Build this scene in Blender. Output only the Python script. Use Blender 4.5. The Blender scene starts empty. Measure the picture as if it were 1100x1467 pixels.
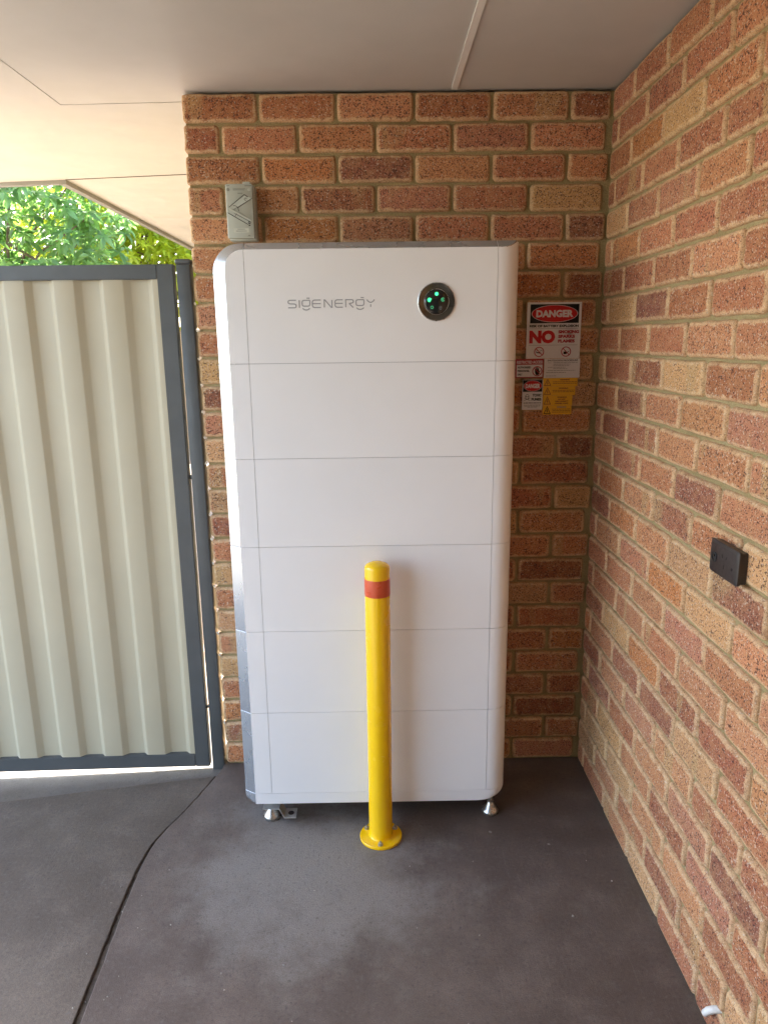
import bpy, bmesh, math, random
from mathutils import Vector, Matrix
R = math.radians
scene = bpy.context.scene
C = scene.collection

# ------------------------------------------------------------------ camera
cam_d = bpy.data.cameras.new('camera'); cam = bpy.data.objects.new('camera', cam_d); C.objects.link(cam)
cam_d.sensor_fit = 'HORIZONTAL'; cam_d.sensor_width = 36.0; cam_d.lens = 36.0 * 1039.8 / 1100.0
cam_d.clip_start = 0.05; cam_d.clip_end = 2000
_F = Vector((0.00891952, 0.97318792, -0.22983846)); _R = Vector((0.99985816, -0.01196362, -0.01185436)); _U = Vector((0.01428622, 0.22970012, 0.97315659))
M = Matrix((( _R.x, _U.x, -_F.x, -0.74069), (_R.y, _U.y, -_F.y, -2.45451), (_R.z, _U.z, -_F.z, 1.55041), (0, 0, 0, 1)))
cam.matrix_world = M
scene.camera = cam

# ------------------------------------------------------------------ sky, sun, exposure
SUN_EL, SUN_AZ = R(45), R(-38)          # azimuth clockwise from +Y
w = bpy.data.worlds.new('World'); scene.world = w; w.use_nodes = True
wn = w.node_tree.nodes; wl = w.node_tree.links
sky = wn.new('ShaderNodeTexSky'); sky.sky_type = 'NISHITA'; sky.sun_disc = False
sky.sun_elevation = SUN_EL; sky.sun_rotation = SUN_AZ; sky.dust_density = 2.0
wl.new(sky.outputs[0], wn['Background'].inputs[0]); wn['Background'].inputs[1].default_value = 0.15
sun_d = bpy.data.lights.new('sun', 'SUN'); sun_d.energy = 3.6; sun_d.angle = R(0.53); sun_d.color = (1, .95, .87)
sun = bpy.data.objects.new('sun', sun_d); C.objects.link(sun)
sv = Vector((math.sin(SUN_AZ) * math.cos(SUN_EL), math.cos(SUN_AZ) * math.cos(SUN_EL), math.sin(SUN_EL)))
sun.rotation_euler = sv.to_track_quat('Z', 'Y').to_euler(); sun.location = sv * 20
vs = scene.view_settings; vs.view_transform = 'Standard'; vs.look = 'None'; vs.gamma = 1.0; vs.use_curve_mapping = False
vs.exposure = 3.52
scene.cycles.max_bounces = 10; scene.cycles.diffuse_bounces = 6; scene.cycles.glossy_bounces = 4
scene.cycles.use_denoising = True; scene.cycles.use_adaptive_sampling = True; scene.cycles.adaptive_threshold = 0.02
scene.cycles.sample_clamp_indirect = 6.0

# ------------------------------------------------------------------ helpers
def empty(name, loc, label=None, cat=None, group=None, kind=None):
    o = bpy.data.objects.new(name, None); C.objects.link(o); o.location = loc; o.empty_display_size = .05
    tag(o, label, cat, group, kind); o['_w'] = list(loc)
    return o
def tag(o, label=None, cat=None, group=None, kind=None):
    if label: o['label'] = label
    if cat: o['category'] = cat
    if group: o['group'] = group
    if kind: o['kind'] = kind
WL = {}
def wloc(p):
    v = Vector((0, 0, 0))
    while p is not None:
        v += Vector(p.location); p = p.parent
    return v
def obj(name, verts, faces, mat, parent=None, smooth=None, kind=None, origin=None):
    """verts are in world coordinates; the object's origin is put at `origin` (default: its parent's)"""
    base = wloc(parent); org = Vector(origin) if origin is not None else base
    me = bpy.data.meshes.new(name)
    me.from_pydata([tuple(Vector(v) - org) for v in verts], [], faces)
    bm = bmesh.new(); bm.from_mesh(me); bmesh.ops.recalc_face_normals(bm, faces=bm.faces[:]); bm.to_mesh(me); bm.free()
    if smooth is not None:
        for p in me.polygons: p.use_smooth = True
        me.set_sharp_from_angle(angle=R(smooth))
    if isinstance(mat, (list, tuple)):
        for m in mat: me.materials.append(m)
    else: me.materials.append(mat)
    o = bpy.data.objects.new(name, me); C.objects.link(o)
    o.parent = parent; o.location = org - base
    if kind: o['kind'] = kind
    return o
def tobj(name, me, mat, parent, loc):
    me.materials.append(mat)
    o = bpy.data.objects.new(name, me); C.objects.link(o); o.parent = parent; o.location = Vector(loc) - wloc(parent)
    return o
def box(x0, x1, y0, y1, z0, z1):
    v = [(x0,y0,z0),(x1,y0,z0),(x1,y1,z0),(x0,y1,z0),(x0,y0,z1),(x1,y0,z1),(x1,y1,z1),(x0,y1,z1)]
    return v, [(0,3,2,1),(4,5,6,7),(0,1,5,4),(1,2,6,5),(2,3,7,6),(3,0,4,7)]
def bbox(name, b, mat, parent=None, bev=.002, seg=2, kind=None):
    v, f = box(*b)
    o = obj(name, v, f, mat, parent, kind=kind)
    if bev:
        bm = bmesh.new(); bm.from_mesh(o.data)
        bmesh.ops.bevel(bm, geom=bm.edges[:], offset=bev, segments=seg, affect='EDGES', profile=.5)
        bm.to_mesh(o.data); bm.free()
        for p in o.data.polygons: p.use_smooth = True
        o.data.set_sharp_from_angle(angle=R(40))
    return o
class MB:
    def __init__(s): s.v = []; s.f = []
    def add(s, vf):
        n = len(s.v); s.v += vf[0]; s.f += [tuple(i + n for i in f) for f in vf[1]]
        return s
    def build(s, name, mat, parent=None, smooth=None, **k): return obj(name, s.v, s.f, mat, parent, smooth, **k)
def lathe(cx, cy, prof, n=32, cap=True):
    v = []; f = []
    for r, z in prof:
        for i in range(n):
            a = 2 * math.pi * i / n; v.append((cx + r * math.cos(a), cy + r * math.sin(a), z))
    for k in range(len(prof) - 1):
        for i in range(n):
            j = (i + 1) % n; f.append((k*n+i, k*n+j, (k+1)*n+j, (k+1)*n+i))
    if cap: f.append(tuple(range(n))[::-1]); f.append(tuple((len(prof)-1)*n + i for i in range(n)))
    return v, f
def lathe_y(cx, cz, prof, n=32):
    """prof: (radius, y) with the axis along Y"""
    v, f = lathe(0, 0, prof, n)
    return [(cx + a, c, cz + b) for a, b, c in v], f
def tube(pts, rads, n=8):
    v = []; f = []; pts = [Vector(p) for p in pts]
    for k, p in enumerate(pts):
        d = (pts[min(k+1, len(pts)-1)] - pts[max(k-1, 0)]).normalized()
        a = d.cross(Vector((0, 0, 1)) if abs(d.z) < .95 else Vector((1, 0, 0))).normalized(); b = d.cross(a)
        for i in range(n):
            t = 2*math.pi*i/n; v.append(tuple(p + (a*math.cos(t) + b*math.sin(t)) * rads[k]))
    for k in range(len(pts)-1):
        for i in range(n):
            j = (i+1) % n; f.append((k*n+i, k*n+j, (k+1)*n+j, (k+1)*n+i))
    f.append(tuple(range(n))[::-1]); f.append(tuple((len(pts)-1)*n+i for i in range(n)))
    return v, f
def rrect(x0, x1, z0, z1, r, n=6):
    """rounded rectangle, radii (bl, br, tr, tl), counter-clockwise"""
    if not isinstance(r, (tuple, list)): r = (r,)*4
    pts = []
    for (cx, cz, sx, sz, rr, a0) in ((x0, z0, 1, 1, r[0], 180), (x1, z0, -1, 1, r[1], 270), (x1, z1, -1, -1, r[2], 0), (x0, z1, 1, -1, r[3], 90)):
        for i in range(n + 1):
            a = R(a0 + 90 * i / n)
            pts.append((cx + sx*rr + rr*math.cos(a), cz + sz*rr + rr*math.sin(a)))
    return pts
def loft(rings):
    n = len(rings[0]); v = [p for r in rings for p in r]; f = []
    for k in range(len(rings)-1):
        for i in range(n):
            j = (i+1) % n; f.append((k*n+i, k*n+j, (k+1)*n+j, (k+1)*n+i))
    f.append(tuple(range(n))[::-1]); f.append(tuple((len(rings)-1)*n+i for i in range(n)))
    return v, f
def plate_y(pts, y0, y1):
    """outline (x,z) extruded from y0 (front) to y1"""
    return loft([[(x, y0, z) for x, z in pts], [(x, y1, z) for x, z in pts]])
def ribbon(pts, wd, y0, y1, closed=False):
    """2-D polyline (x,z) as a flat ribbon of width wd, extruded y0..y1"""
    P = [Vector(p) for p in pts]; n = len(P); L = []; Rr = []
    for i in range(n):
        a = P[(i-1) % n] if (closed or i > 0) else P[i]; b = P[(i+1) % n] if (closed or i < n-1) else P[i]
        d0 = (P[i]-a); d1 = (b-P[i])
        d0 = d0.normalized() if d0.length > 1e-9 else d1.normalized(); d1 = d1.normalized() if d1.length > 1e-9 else d0
        t = (d0 + d1).normalized(); nn = Vector((-t.y, t.x)); k = wd/2/max(.5, nn.dot(Vector((-d0.y, d0.x))))
        L.append(P[i] + nn*k); Rr.append(P[i] - nn*k)
    v = []; f = []
    for i in range(n): v += [(L[i].x, y0, L[i].y), (Rr[i].x, y0, Rr[i].y), (L[i].x, y1, L[i].y), (Rr[i].x, y1, Rr[i].y)]
    for i in range(n if closed else n-1):
        a = 4*i; b = 4*((i+1) % n)
        f += [(a, a+1, b+1, b), (a, b, b+2, a+2), (a+1, a+3, b+3, b+1)]
    return v, f
def arc(cx, cz, r, a0, a1, n=10, rz=None):
    return [(cx + r*math.cos(R(a0+(a1-a0)*i/n)), cz + (rz or r)*math.sin(R(a0+(a1-a0)*i/n))) for i in range(n+1)]

# ------------------------------------------------------------------ materials
class NT:
    def __init__(s, name):
        s.m = bpy.data.materials.new(name); s.m.use_nodes = True; s.t = s.m.node_tree; s.b = s.t.nodes['Principled BSDF']
    def n(s, ty, **k):
        o = s.t.nodes.new('ShaderNode' + ty)
        for a, b in k.items(): setattr(o, a, b)
        return o
    def l(s, a, b): s.t.links.new(a, b)
    def inp(s, node, key, val):
        if hasattr(val, 'links') or hasattr(val, 'is_linked'): s.l(val, node.inputs[key])
        else: node.inputs[key].default_value = val
    def noise(s, vec, scale, detail=2, rough=.5, dist=0):
        o = s.n('TexNoise'); s.inp(o, 'Vector', vec); o.inputs['Scale'].default_value = scale; o.inputs['Detail'].default_value = detail
        o.inputs['Roughness'].default_value = rough; o.inputs['Distortion'].default_value = dist
        return o.outputs['Fac']
    def ramp(s, fac, a, b, v0=0., v1=1., smooth=True):
        o = s.n('MapRange'); o.interpolation_type = 'SMOOTHSTEP' if smooth else 'LINEAR'
        s.inp(o, 0, fac); o.inputs[1].default_value = a; o.inputs[2].default_value = b; o.inputs[3].default_value = v0; o.inputs[4].default_value = v1
        return o.outputs[0]
    def math(s, op, a, b=0.):
        o = s.n('Math', operation=op); s.inp(o, 0, a); s.inp(o, 1, b); return o.outputs[0]
    def mix(s, fac, a, b, mode='MIX'):
        o = s.n('Mix', data_type='RGBA', blend_type=mode); s.inp(o, 0, fac)
        s.inp(o, 6, a if hasattr(a, 'is_linked') else (*a, 1)); s.inp(o, 7, b if hasattr(b, 'is_linked') else (*b, 1))
        return o.outputs[2]
    def bump(s, h, strength, dist, normal=None):
        o = s.n('Bump'); o.inputs['Strength'].default_value = strength; o.inputs['Distance'].default_value = dist; s.l(h, o.inputs['Height'])
        if normal is not None: s.l(normal, o.inputs['Normal'])
        return o.outputs[0]
def plain(name, col, rough=.5, metal=0., var=.06, scale=9., bump=0., spec=.5, rvar=.1, coat=0.):
    t = NT(name); tc = t.n('TexCoord'); v = tc.outputs['Object']
    nz = t.noise(v, scale, 4, .6)
    c = t.mix(t.ramp(nz, .3, .7), [x*(1-var) for x in col], [min(1, x*(1+var)) for x in col])
    t.l(c, t.b.inputs['Base Color']); t.b.inputs['Metallic'].default_value = metal
    t.l(t.ramp(t.noise(v, scale*2.3, 3), .3, .7, max(0, rough-rvar*.5), min(1, rough+rvar*.5)), t.b.inputs['Roughness'])
    t.b.inputs['Specular IOR Level'].default_value = spec
    t.b.inputs['Coat Weight'].default_value = coat; t.b.inputs['Coat Roughness'].default_value = .12
    if bump: t.l(t.bump(t.noise(v, scale*14, 3), bump, .001), t.b.inputs['Normal'])
    return t.m

def brick_material():
    t = NT('brick_face'); oi = t.n('ObjectInfo'); tc = t.n('TexCoord')
    off = t.n('VectorMath', operation='MULTIPLY_ADD'); c3 = t.n('CombineXYZ')
    for k, s in enumerate((37., 91., 53.)): t.l(t.math('MULTIPLY', oi.outputs['Random'], s), c3.inputs[k])
    add = t.n('VectorMath', operation='ADD'); t.l(tc.outputs['Object'], add.inputs[0]); t.l(c3.outputs[0], add.inputs[1]); v = add.outputs[0]
    at = t.n('Attribute', attribute_name='edge')
    wob = t.noise(v, 55, 4, .65)
    e = t.ramp(t.math('ADD', at.outputs['Fac'], t.ramp(wob, .25, .75, -.42, .42, False)), .42, 1.0)
    core = oi.outputs['Color']
    # firing bands across a brick: paler stripes with their own shape
    mp = t.n('Mapping'); t.l(v, mp.inputs[0]); mp.inputs['Scale'].default_value = (1, .2, .2)
    band = t.ramp(t.noise(mp.outputs[0], 10, 1.5), .63, .69)
    mot = t.noise(v, 34, 5, .62)
    core = t.mix(t.ramp(mot, .35, .7, 0, .38), core, (.52, .29, .135))
    core = t.mix(t.math('MULTIPLY', band, .55), core, (.52, .345, .16))
    edge_c = t.mix(t.ramp(mot, .3, .7), (.62, .405, .215), (.76, .54, .31))
    edge_c = t.mix(.15, edge_c, oi.outputs['Color'])
    col = t.mix(t.math('MULTIPLY', e, .9), core, edge_c)
    sp = t.noise(v, 250, 2, .5); sp2 = t.noise(v, 130, 2, .5)
    dens = t.ramp(mot, .3, .7, .04, -.03, False)
    dark = t.ramp(t.math('ADD', sp, dens), .565, .63)
    dark2 = t.ramp(t.math('ADD', sp2, dens), .64, .70)
    dk = t.math('MULTIPLY', t.math('MAXIMUM', dark, dark2), t.ramp(e, 0, 1, .85, .32))
    col = t.mix(dk, col, (.075, .04, .032))
    lt = t.ramp(t.noise(v, 210, 2, .5), .60, .67)
    col = t.mix(t.math('MULTIPLY', lt, .6), col, (.72, .62, .48))
    col = t.mix(t.ramp(t.noise(v, 500, 1), .3, .7, 0, .3), col, (.36, .22, .12), 'MULTIPLY')
    t.l(col, t.b.inputs['Base Color']); t.b.inputs['Roughness'].default_value = .93; t.b.inputs['Specular IOR Level'].default_value = .2
    h = t.math('ADD', t.math('MULTIPLY', t.noise(v, 300, 3, .6), .7), t.math('MULTIPLY', wob, 1.0))
    h = t.math('SUBTRACT', h, t.math('MULTIPLY', dk, .7))
    t.l(t.bump(h, .75, .0028), t.b.inputs['Normal'])
    return t.m
def mortar_material():
    t = NT('mortar'); v = t.n('TexCoord').outputs['Object']
    n1 = t.noise(v, 6, 4); n2 = t.noise(v, 240, 3, .6)
    c = t.mix(t.ramp(n1, .3, .7), (.315, .24, .115), (.40, .315, .16))
    c = t.mix(t.ramp(n2, .35, .7, 0, .6), c, (.22, .165, .08))
    t.l(c, t.b.inputs['Base Color']); t.b.inputs['Roughness'].default_value = .96; t.b.inputs['Specular IOR Level'].default_value = .15
    h = t.math('ADD', n2, t.math('MULTIPLY', t.noise(v, 45, 3), 1.6))
    t.l(t.bump(h, .8, .004), t.b.inputs['Normal'])
    return t.m
def floor_material(name, c0, c1, dusty):
    t = NT(name); tc = t.n('TexCoord'); v = tc.outputs['Object']
    n1 = t.noise(v, 1.7, 6, .62, .3); n2 = t.noise(v, 7, 6, .7); n3 = t.noise(v, 95, 4, .65); n4 = t.noise(v, 380, 3, .7)
    c = t.mix(t.ramp(n1, .32, .68), c0, c1)
    c = t.mix(t.ramp(n2, .48, .70, 0, .38), c, [x*1.5 for x in c1])
    c = t.mix(t.ramp(n2, .6, .3, 0, .35), c, [x*.62 for x in c0])
    # dusty, scuffed patch where the cement dust was swept
    if dusty:
        d = t.n('VectorMath', operation='DISTANCE'); t.l(v, d.inputs[0]); d.inputs[1].default_value = dusty[0]
        f = t.math('ADD', t.ramp(d.outputs['Value'], dusty[1], .05, 0, 1), t.ramp(t.noise(v, 5, 6, .7), .3, .7, -.5, .35, False))
        c = t.mix(t.ramp(f, .05, .9, 0, .7), c, (.32, .295, .26))
    # trowel marks and scratches in several directions, broken up by a mask
    msk = t.ramp(t.noise(v, 4, 3), .42, .62); sc = None
    for ang, scl, lo, amt in ((38, 150, .60, .20), (-24, 110, .64, .20), (80, 190, .62, .16), (12, 60, .66, .2)):
        mp = t.n('Mapping'); t.l(v, mp.inputs[0]); mp.inputs['Rotation'].default_value = (0, 0, R(ang)); mp.inputs['Scale'].default_value = (1, .045, 1)
        q = t.math('MULTIPLY', t.ramp(t.noise(mp.outputs[0], scl, 3, .6, .35), lo, lo + .10), msk if ang != 80 else .8)
        c = t.mix(t.math('MULTIPLY', q, amt), c, (.27, .235, .20)); sc = q if sc is None else t.math('MAXIMUM', sc, q)
    c = t.mix(t.ramp(n3, .52, .74, 0, .5), c, (.2, .185, .17))
    c = t.mix(t.ramp(n3, .46, .24, 0, .65), c, (.035, .03, .028))
    c = t.mix(t.ramp(n4, .35, .7, 0, .55), c, [x*.45 for x in c0]); c = t.mix(t.ramp(n4, .62, .74, 0, .5), c, (.30, .28, .25))
    vo = t.n('TexVoronoi'); t.l(v, vo.inputs['Vector']); vo.inputs['Scale'].default_value = 5.5
    big = t.ramp(t.noise(v, 30, 2), .4, .75, .0, .052)
    spot = t.math('LESS_THAN', vo.outputs['Distance'], big)
    c = t.mix(t.math('MULTIPLY', spot, .6), c, (.36, .34, .31))
    t.l(c, t.b.inputs['Base Color'])
    t.l(t.ramp(t.math('ADD', n2, t.math('MULTIPLY', n3, .3)), .4, .85, .44, .72), t.b.inputs['Roughness'])
    t.b.inputs['Specular IOR Level'].default_value = .4
    h = t.math('ADD', t.math('MULTIPLY', n3, .5), t.math('ADD', t.math('MULTIPLY', n4, .35), t.math('ADD', n2, t.math('MULTIPLY', sc, .15))))
    t.l(t.bump(h, .5, .003), t.b.inputs['Normal'])
    return t.m
def leaf_material(name, c0, c1, trans):
    t = NT(name); oi = t.n('ObjectInfo'); g = t.n('NewGeometry'); v = t.n('TexCoord').outputs['Object']
    f = t.math('FRACT', t.math('ADD', g.outputs['Random Per Island'], oi.outputs['Random']))
    c = t.mix(f, c0, c1); c = t.mix(t.ramp(t.noise(v, 3, 2), .35, .65, 0, .5), c, [x*.6 for x in c0])
    t.l(c, t.b.inputs['Base Color']); t.b.inputs['Roughness'].default_value = .42
    tr = t.n('BsdfTranslucent'); t.l(t.mix(.5, c, [min(1, x*2.6) for x in trans]), tr.inputs[0])
    mx = t.n('MixShader'); mx.inputs[0].default_value = .52
    t.l(t.b.outputs[0], mx.inputs[1]); t.l(tr.outputs[0], mx.inputs[2]); t.l(mx.outputs[0], t.t.nodes['Material Output'].inputs[0])
    return t.m
def paving_material():
    t = NT('paving'); v = t.n('TexCoord').outputs['Object']
    br = t.n('TexBrick'); t.l(v, br.inputs['Vector']); br.inputs['Scale'].default_value = 1
    br.inputs['Brick Width'].default_value = .23; br.inputs['Row Height'].default_value = .115; br.inputs['Mortar Size'].default_value = .004
    br.inputs[1].default_value = (.34, .255, .195, 1); br.inputs[2].default_value = (.29, .21, .155, 1); br.inputs[3].default_value = (.3, .26, .2, 1)
    c = t.mix(t.ramp(t.noise(v, 8, 4), .3, .7, 0, .5), br.outputs[0], (.33, .26, .2))
    t.l(c, t.b.inputs['Base Color']); t.b.inputs['Roughness'].default_value = .9
    return t.m
def emit(name, col, s):
    t = NT(name); t.b.inputs['Base Color'].default_value = (*[c*.3 for c in col], 1)
    t.b.inputs['Emission Color'].default_value = (*col, 1); t.b.inputs['Emission Strength'].default_value = s
    return t.m

m_brick = brick_material(); m_mortar = mortar_material()
m_floor = floor_material('painted_concrete', (.116, .086, .070), (.168, .130, .104), ((-.22, .02, 0), .62))
m_floor2 = floor_material('painted_concrete_grey', (.116, .088, .067), (.166, .132, .101), None)
m_apron = floor_material('apron_concrete', (.13, .112, .094), (.17, .15, .126), None)
m_pave = paving_material()
m_ceil = plain('ceiling_paint', (.53, .515, .485), .42, var=.03, scale=2.2, bump=.06, rvar=.16)
m_strip = plain('cover_strip', (.74, .71, .66), .4, var=.02)
m_fascia = plain('fascia_paint', (.22, .215, .20), .4)
m_white = plain('white_powder_coat', (.82, .812, .80), .36, var=.02, scale=2.5, bump=.03, rvar=.08)
m_trim = plain('satin_silver_trim', (.60, .62, .64), .27, .85, var=.015, scale=3, rvar=.05)
m_core = plain('dark_chassis', (.22, .22, .22), .6)
m_print = plain('grey_print', (.34, .345, .35), .45, var=.02)
m_chrome = plain('dark_chrome', (.15, .15, .14), .2, 1.0, var=.05)
m_glass = plain('black_glass', (.012, .013, .013), .06, 0, var=.02, spec=.6, rvar=.02)
m_led = emit('green_led', (.06, 1.0, .34), .20); m_led2 = emit('dim_green_led', (.08, .75, .32), .06)
m_icon = plain('grey_icon', (.25, .26, .25), .5)
m_yellow = plain('yellow_paint', (.90, .535, .002), .24, var=.02, scale=5, rvar=.08, coat=.3)
m_red = plain('red_reflective_tape', (.60, .085, .03), .3, var=.05)
m_steel = plain('zinc_steel', (.56, .55, .53), .3, 1.0, var=.12, scale=60)
m_gframe = plain('charcoal_gate_paint', (.074, .074, .070), .45, var=.06, bump=.04)
m_gsheet = plain('cream_sheet_steel', (.435, .372, .25), .45, var=.025, scale=3)
m_iso = plain('grey_isolator_plastic', (.43, .44, .37), .6, var=.02)
m_iso2 = plain('grey_isolator_recess', (.24, .245, .205), .5, var=.02)
m_isol = plain('pale_label', (.52, .52, .43), .5, var=.02)
m_gpo = plain('dark_brown_plastic', (.030, .023, .021), .34, var=.1, scale=40)
m_gpo2 = plain('black_recess', (.008, .007, .007), .5)
m_sw = plain('sign_white', (.66, .66, .67), .4, var=.02); m_sb = plain('sign_black', (.008, .008, .008), .6, spec=.25)
m_sr = plain('sign_red', (.50, .012, .016), .55, var=.03, spec=.3); m_sy = plain('sign_yellow', (.74, .42, .008), .42, var=.03)
m_sg = plain('sign_grey_print', (.16, .16, .17), .5); m_sp = plain('sign_crimson', (.36, .008, .03), .4)
m_so = plain('sign_dark_orange', (.22, .05, .006), .45)
m_pvc = plain('white_pvc', (.68, .66, .61), .45, var=.1, scale=80)
m_bark = plain('bark', (.16, .11, .075), .9, var=.3, scale=30, bump=.5)
m_leaf1 = leaf_material('broad_leaf', (.030, .070, .030), (.15, .26, .09), (.20, .34, .08))
m_leaf2 = leaf_material('sunny_leaf', (.20, .30, .02), (.40, .48, .03), (.60, .64, .04))
m_fence = plain('tan_render', (.38, .27, .19), .9, var=.12)
m_dab = plain('pale_mortar_dab', (.62, .56, .45), .9, var=.1, scale=60)
m_grime = plain('joint_grime', (.085, .068, .052), .95, var=.3, scale=40, bump=.6)
m_blocker = plain('dark_light_blocker', (.20, .18, .155), .8, var=.1)  # dark tone of the unseen walls added to block light
m_grit = plain('grit_stone', (.30, .27, .23), .9, var=.3, scale=90)
m_roof = plain('roof_sheet', (.3, .3, .3), .6)
m_ground = plain('dry_ground', (.135, .125, .09), .95, var=.25, scale=1.5)

# ------------------------------------------------------------------ ground and floors
CP = .0882876; NC = 26; ZC = CP * NC
ground = bbox('ground', (-400, 400, -400, 400, -.4, -.16), m_ground, bev=0, kind='structure')
tag(ground, 'sandy ground around the house', 'ground')
pav = bbox('paving', (-9, -1.42, .36, 9, -.15, -.06), m_pave, bev=0, kind='structure'); tag(pav, 'sunlit brick paving beyond the gate', 'paving')
# joint line between the two slabs (curves into the wall corner beside the gate post)
joint = [(-1.337, -.02), (-1.352, -.075), (-1.385, -.19), (-1.425, -.305), (-1.452, -.37), (-1.470, -.43), (-1.479, -.52), (-1.480, -.61), (-1.476, -.74), (-1.468, -.87), (-1.460, -1.06), (-1.45, -1.5), (-1.44, -2.2), (-1.43, -6)]
rng = random.Random(3)
def dense(poly, step=.02):
    out = []
    for a, b in zip(poly, poly[1:]):
        n = max(1, int(math.dist(a, b)/step)) if a[1] > -1.6 else 1
        for i in range(n): out.append((a[0]+(b[0]-a[0])*i/n + rng.uniform(-.0012, .0012), a[1]+(b[1]-a[1])*i/n))
    return out + [poly[-1]]
J = dense(joint)
def slab(name, poly, z, mat, zf=None, org=(0, 0, 0), bev=.003):
    top = [(x, y, zf(x, y) if zf else z) for x, y in poly]
    bot = [(x, y, -.12) for x, y in poly]
    n = len(poly); v = top + bot
    f = [tuple(range(n)), tuple(range(n, 2*n))[::-1]] + [(i, n+i, n+(i+1) % n, (i+1) % n) for i in range(n)]
    o = obj(name, v, f, mat, origin=org, kind='structure')
    bm = bmesh.new(); bm.from_mesh(o.data)
    ed = [e for e in bm.edges if all(vv.co.z > -.11 for vv in e.verts) and any(abs(fc.normal.z) < .3 for fc in e.link_faces)]
    bmesh.ops.bevel(bm, geom=ed, offset=bev, segments=2, affect='EDGES', profile=.5); bm.to_mesh(o.data); bm.free()
    return o
fr = slab('floor', [(x + .004, y) for x, y in J] + [(.04, -6), (.04, .04), (-1.337, .04)], 0, m_floor, org=(-.74, -.62, 0))
tag(fr, 'dark painted concrete floor slab under the battery cabinet', 'floor')
ridge = [(-1.352, -.055), (-1.74, -.125), (-2.08, -.19), (-4.6, -.62)]
fl2 = slab('floor', [(x - .008 - .009*min(1, max(0, (-y-.25)/.7)), y) for x, y in J if y < -.06] + [(-4.6, -6)] + ridge[::-1], -.012, m_floor2, org=(-1.8, -.8, 0))
tag(fl2, 'dark grey concrete floor slab in front of the gate', 'floor')
def apz(x, y):
    k = max(0, min(1, (y + .05 + .17*(-1.35-x)) / .35)); return -.0155 - (.010 + .047*max(0, min(1.6, (-1.36-x)/.8)))*k
ap = slab('floor', [(x, y - .0) for x, y in [(a, b + .0015) for a, b in ridge]] + [(-4.6, .36), (-1.335, .36), (-1.335, -.05)], -.01, m_apron, zf=apz, org=(-2, .2, 0), bev=.002)
tag(ap, 'grey concrete strip sloping under the gate', 'floor')
sub = bbox('joint_base', (-1.56, -1.30, -6, -.07, -.11, -.020), m_grime, bev=0, kind='structure'); tag(sub, 'dark joint between the concrete slabs', 'floor joint')

# ------------------------------------------------------------------ brick walls
def brick_mesh(L, H, seed, D=.055):
    rr = random.Random(seed); n = 2
    rad = [rr.uniform(.007, .013) for _ in range(4)]
    L2, H2 = L/2, H/2
    def ring(ins, y, wob):
        pts = rrect(-L2+ins, L2-ins, -H2+ins, H2-ins, [max(.004, r - ins*.3) for r in rad], n)
        out = []
        for k in range(4):                      # add points on the long edges for an uneven outline
            seg = pts[k*(n+1):(k+1)*(n+1)]; out += seg
            if k in (0, 2):
                a, b = seg[-1], pts[((k+1) % 4)*(n+1)]
                for t in (.2, .4, .6, .8): out.append((a[0]+(b[0]-a[0])*t, a[1]+(b[1]-a[1])*t))
            else:
                a, b = seg[-1], pts[((k+1) % 4)*(n+1)]; out.append(((a[0]+b[0])/2, (a[1]+b[1])/2))
        return [(x + wx*wob, y, z + wz*wob) for (x, z), (wx, wz) in zip(out, W)]
    W = [(rr.uniform(-1, 1), rr.uniform(-1, 1)) for _ in range(40)]
    rings = [ring(0, D, .0012), ring(0, .0085, .0014), ring(.0026, .0026, .0014), ring(.0075, 0, .001), ring(.018, -.0006, .003)]
    v, f = loft(rings); m = len(rings[0])
    f = f[:-2] + [f[-1]]
    me = bpy.data.meshes.new('brick'); me.from_pydata(v, [], f)
    bm = bmesh.new(); bm.from_mesh(me); bmesh.ops.recalc_face_normals(bm, faces=bm.faces[:])
    if sum(fc.normal.y * fc.calc_area() for fc in bm.faces if abs(fc.normal.y) > .9) > 0: bmesh.ops.reverse_faces(bm, faces=bm.faces[:])
    bmesh.ops.triangulate(bm, faces=[fc for fc in bm.faces if len(fc.verts) > 4]); bm.to_mesh(me); bm.free()
    at = me.attributes.new('edge', 'FLOAT', 'POINT')
    for i in range(len(me.vertices)): at.data[i].value = (1, 1, 1, .86, 0)[min(4, i // m)]
    for p in me.polygons: p.use_smooth = True
    me.materials.append(m_brick)
    return me
_bm = {}
def get_brick(L, H, k):
    key = (round(L, 3), round(H, 3), k)
    if key not in _bm: _bm[key] = brick_mesh(L, H, hash(key) % 99991 if False else int(L*1000)*7 + int(H*1000)*131 + k*17)
    return _bm[key]
PAL = [((.45, .168, .084), 6), ((.51, .204, .100), 7), ((.56, .248, .118), 6), ((.37, .134, .074), 3.5), ((.60, .34, .155), 3), ((.30, .113, .070), 1.3), ((.54, .208, .078), 3), ((.49, .205, .118), 3.5)]
def brick_col(rr):
    c = rr.choices([p[0] for p in PAL], [p[1] for p in PAL])[0]; j = rr.uniform(.9, 1.12)
    return (c[0]*j, c[1]*j*rr.uniform(.95, 1.05), c[2]*j*rr.uniform(.93, 1.07), 1)
BH = CP - .0076
def add_brick(parent, me, loc, rotz, rr):
    o = bpy.data.objects.new('brick', me); C.objects.link(o); o.parent = parent
    o.location = Vector(loc) - wloc(parent)
    flip = rr.random() < .5
    o.rotation_euler = Matrix.Rotation(rotz, 3, 'Z').to_euler() if not flip else (Matrix.Rotation(rotz, 3, 'Z') @ Matrix.Rotation(math.pi, 3, 'Y')).to_euler()
    o.color = brick_col(rr)
    return o
rr = random.Random(11)
wb = empty('brick_wall', (-.66, .06, 0), 'shaded brick end wall behind the white battery cabinet', 'wall')
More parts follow.
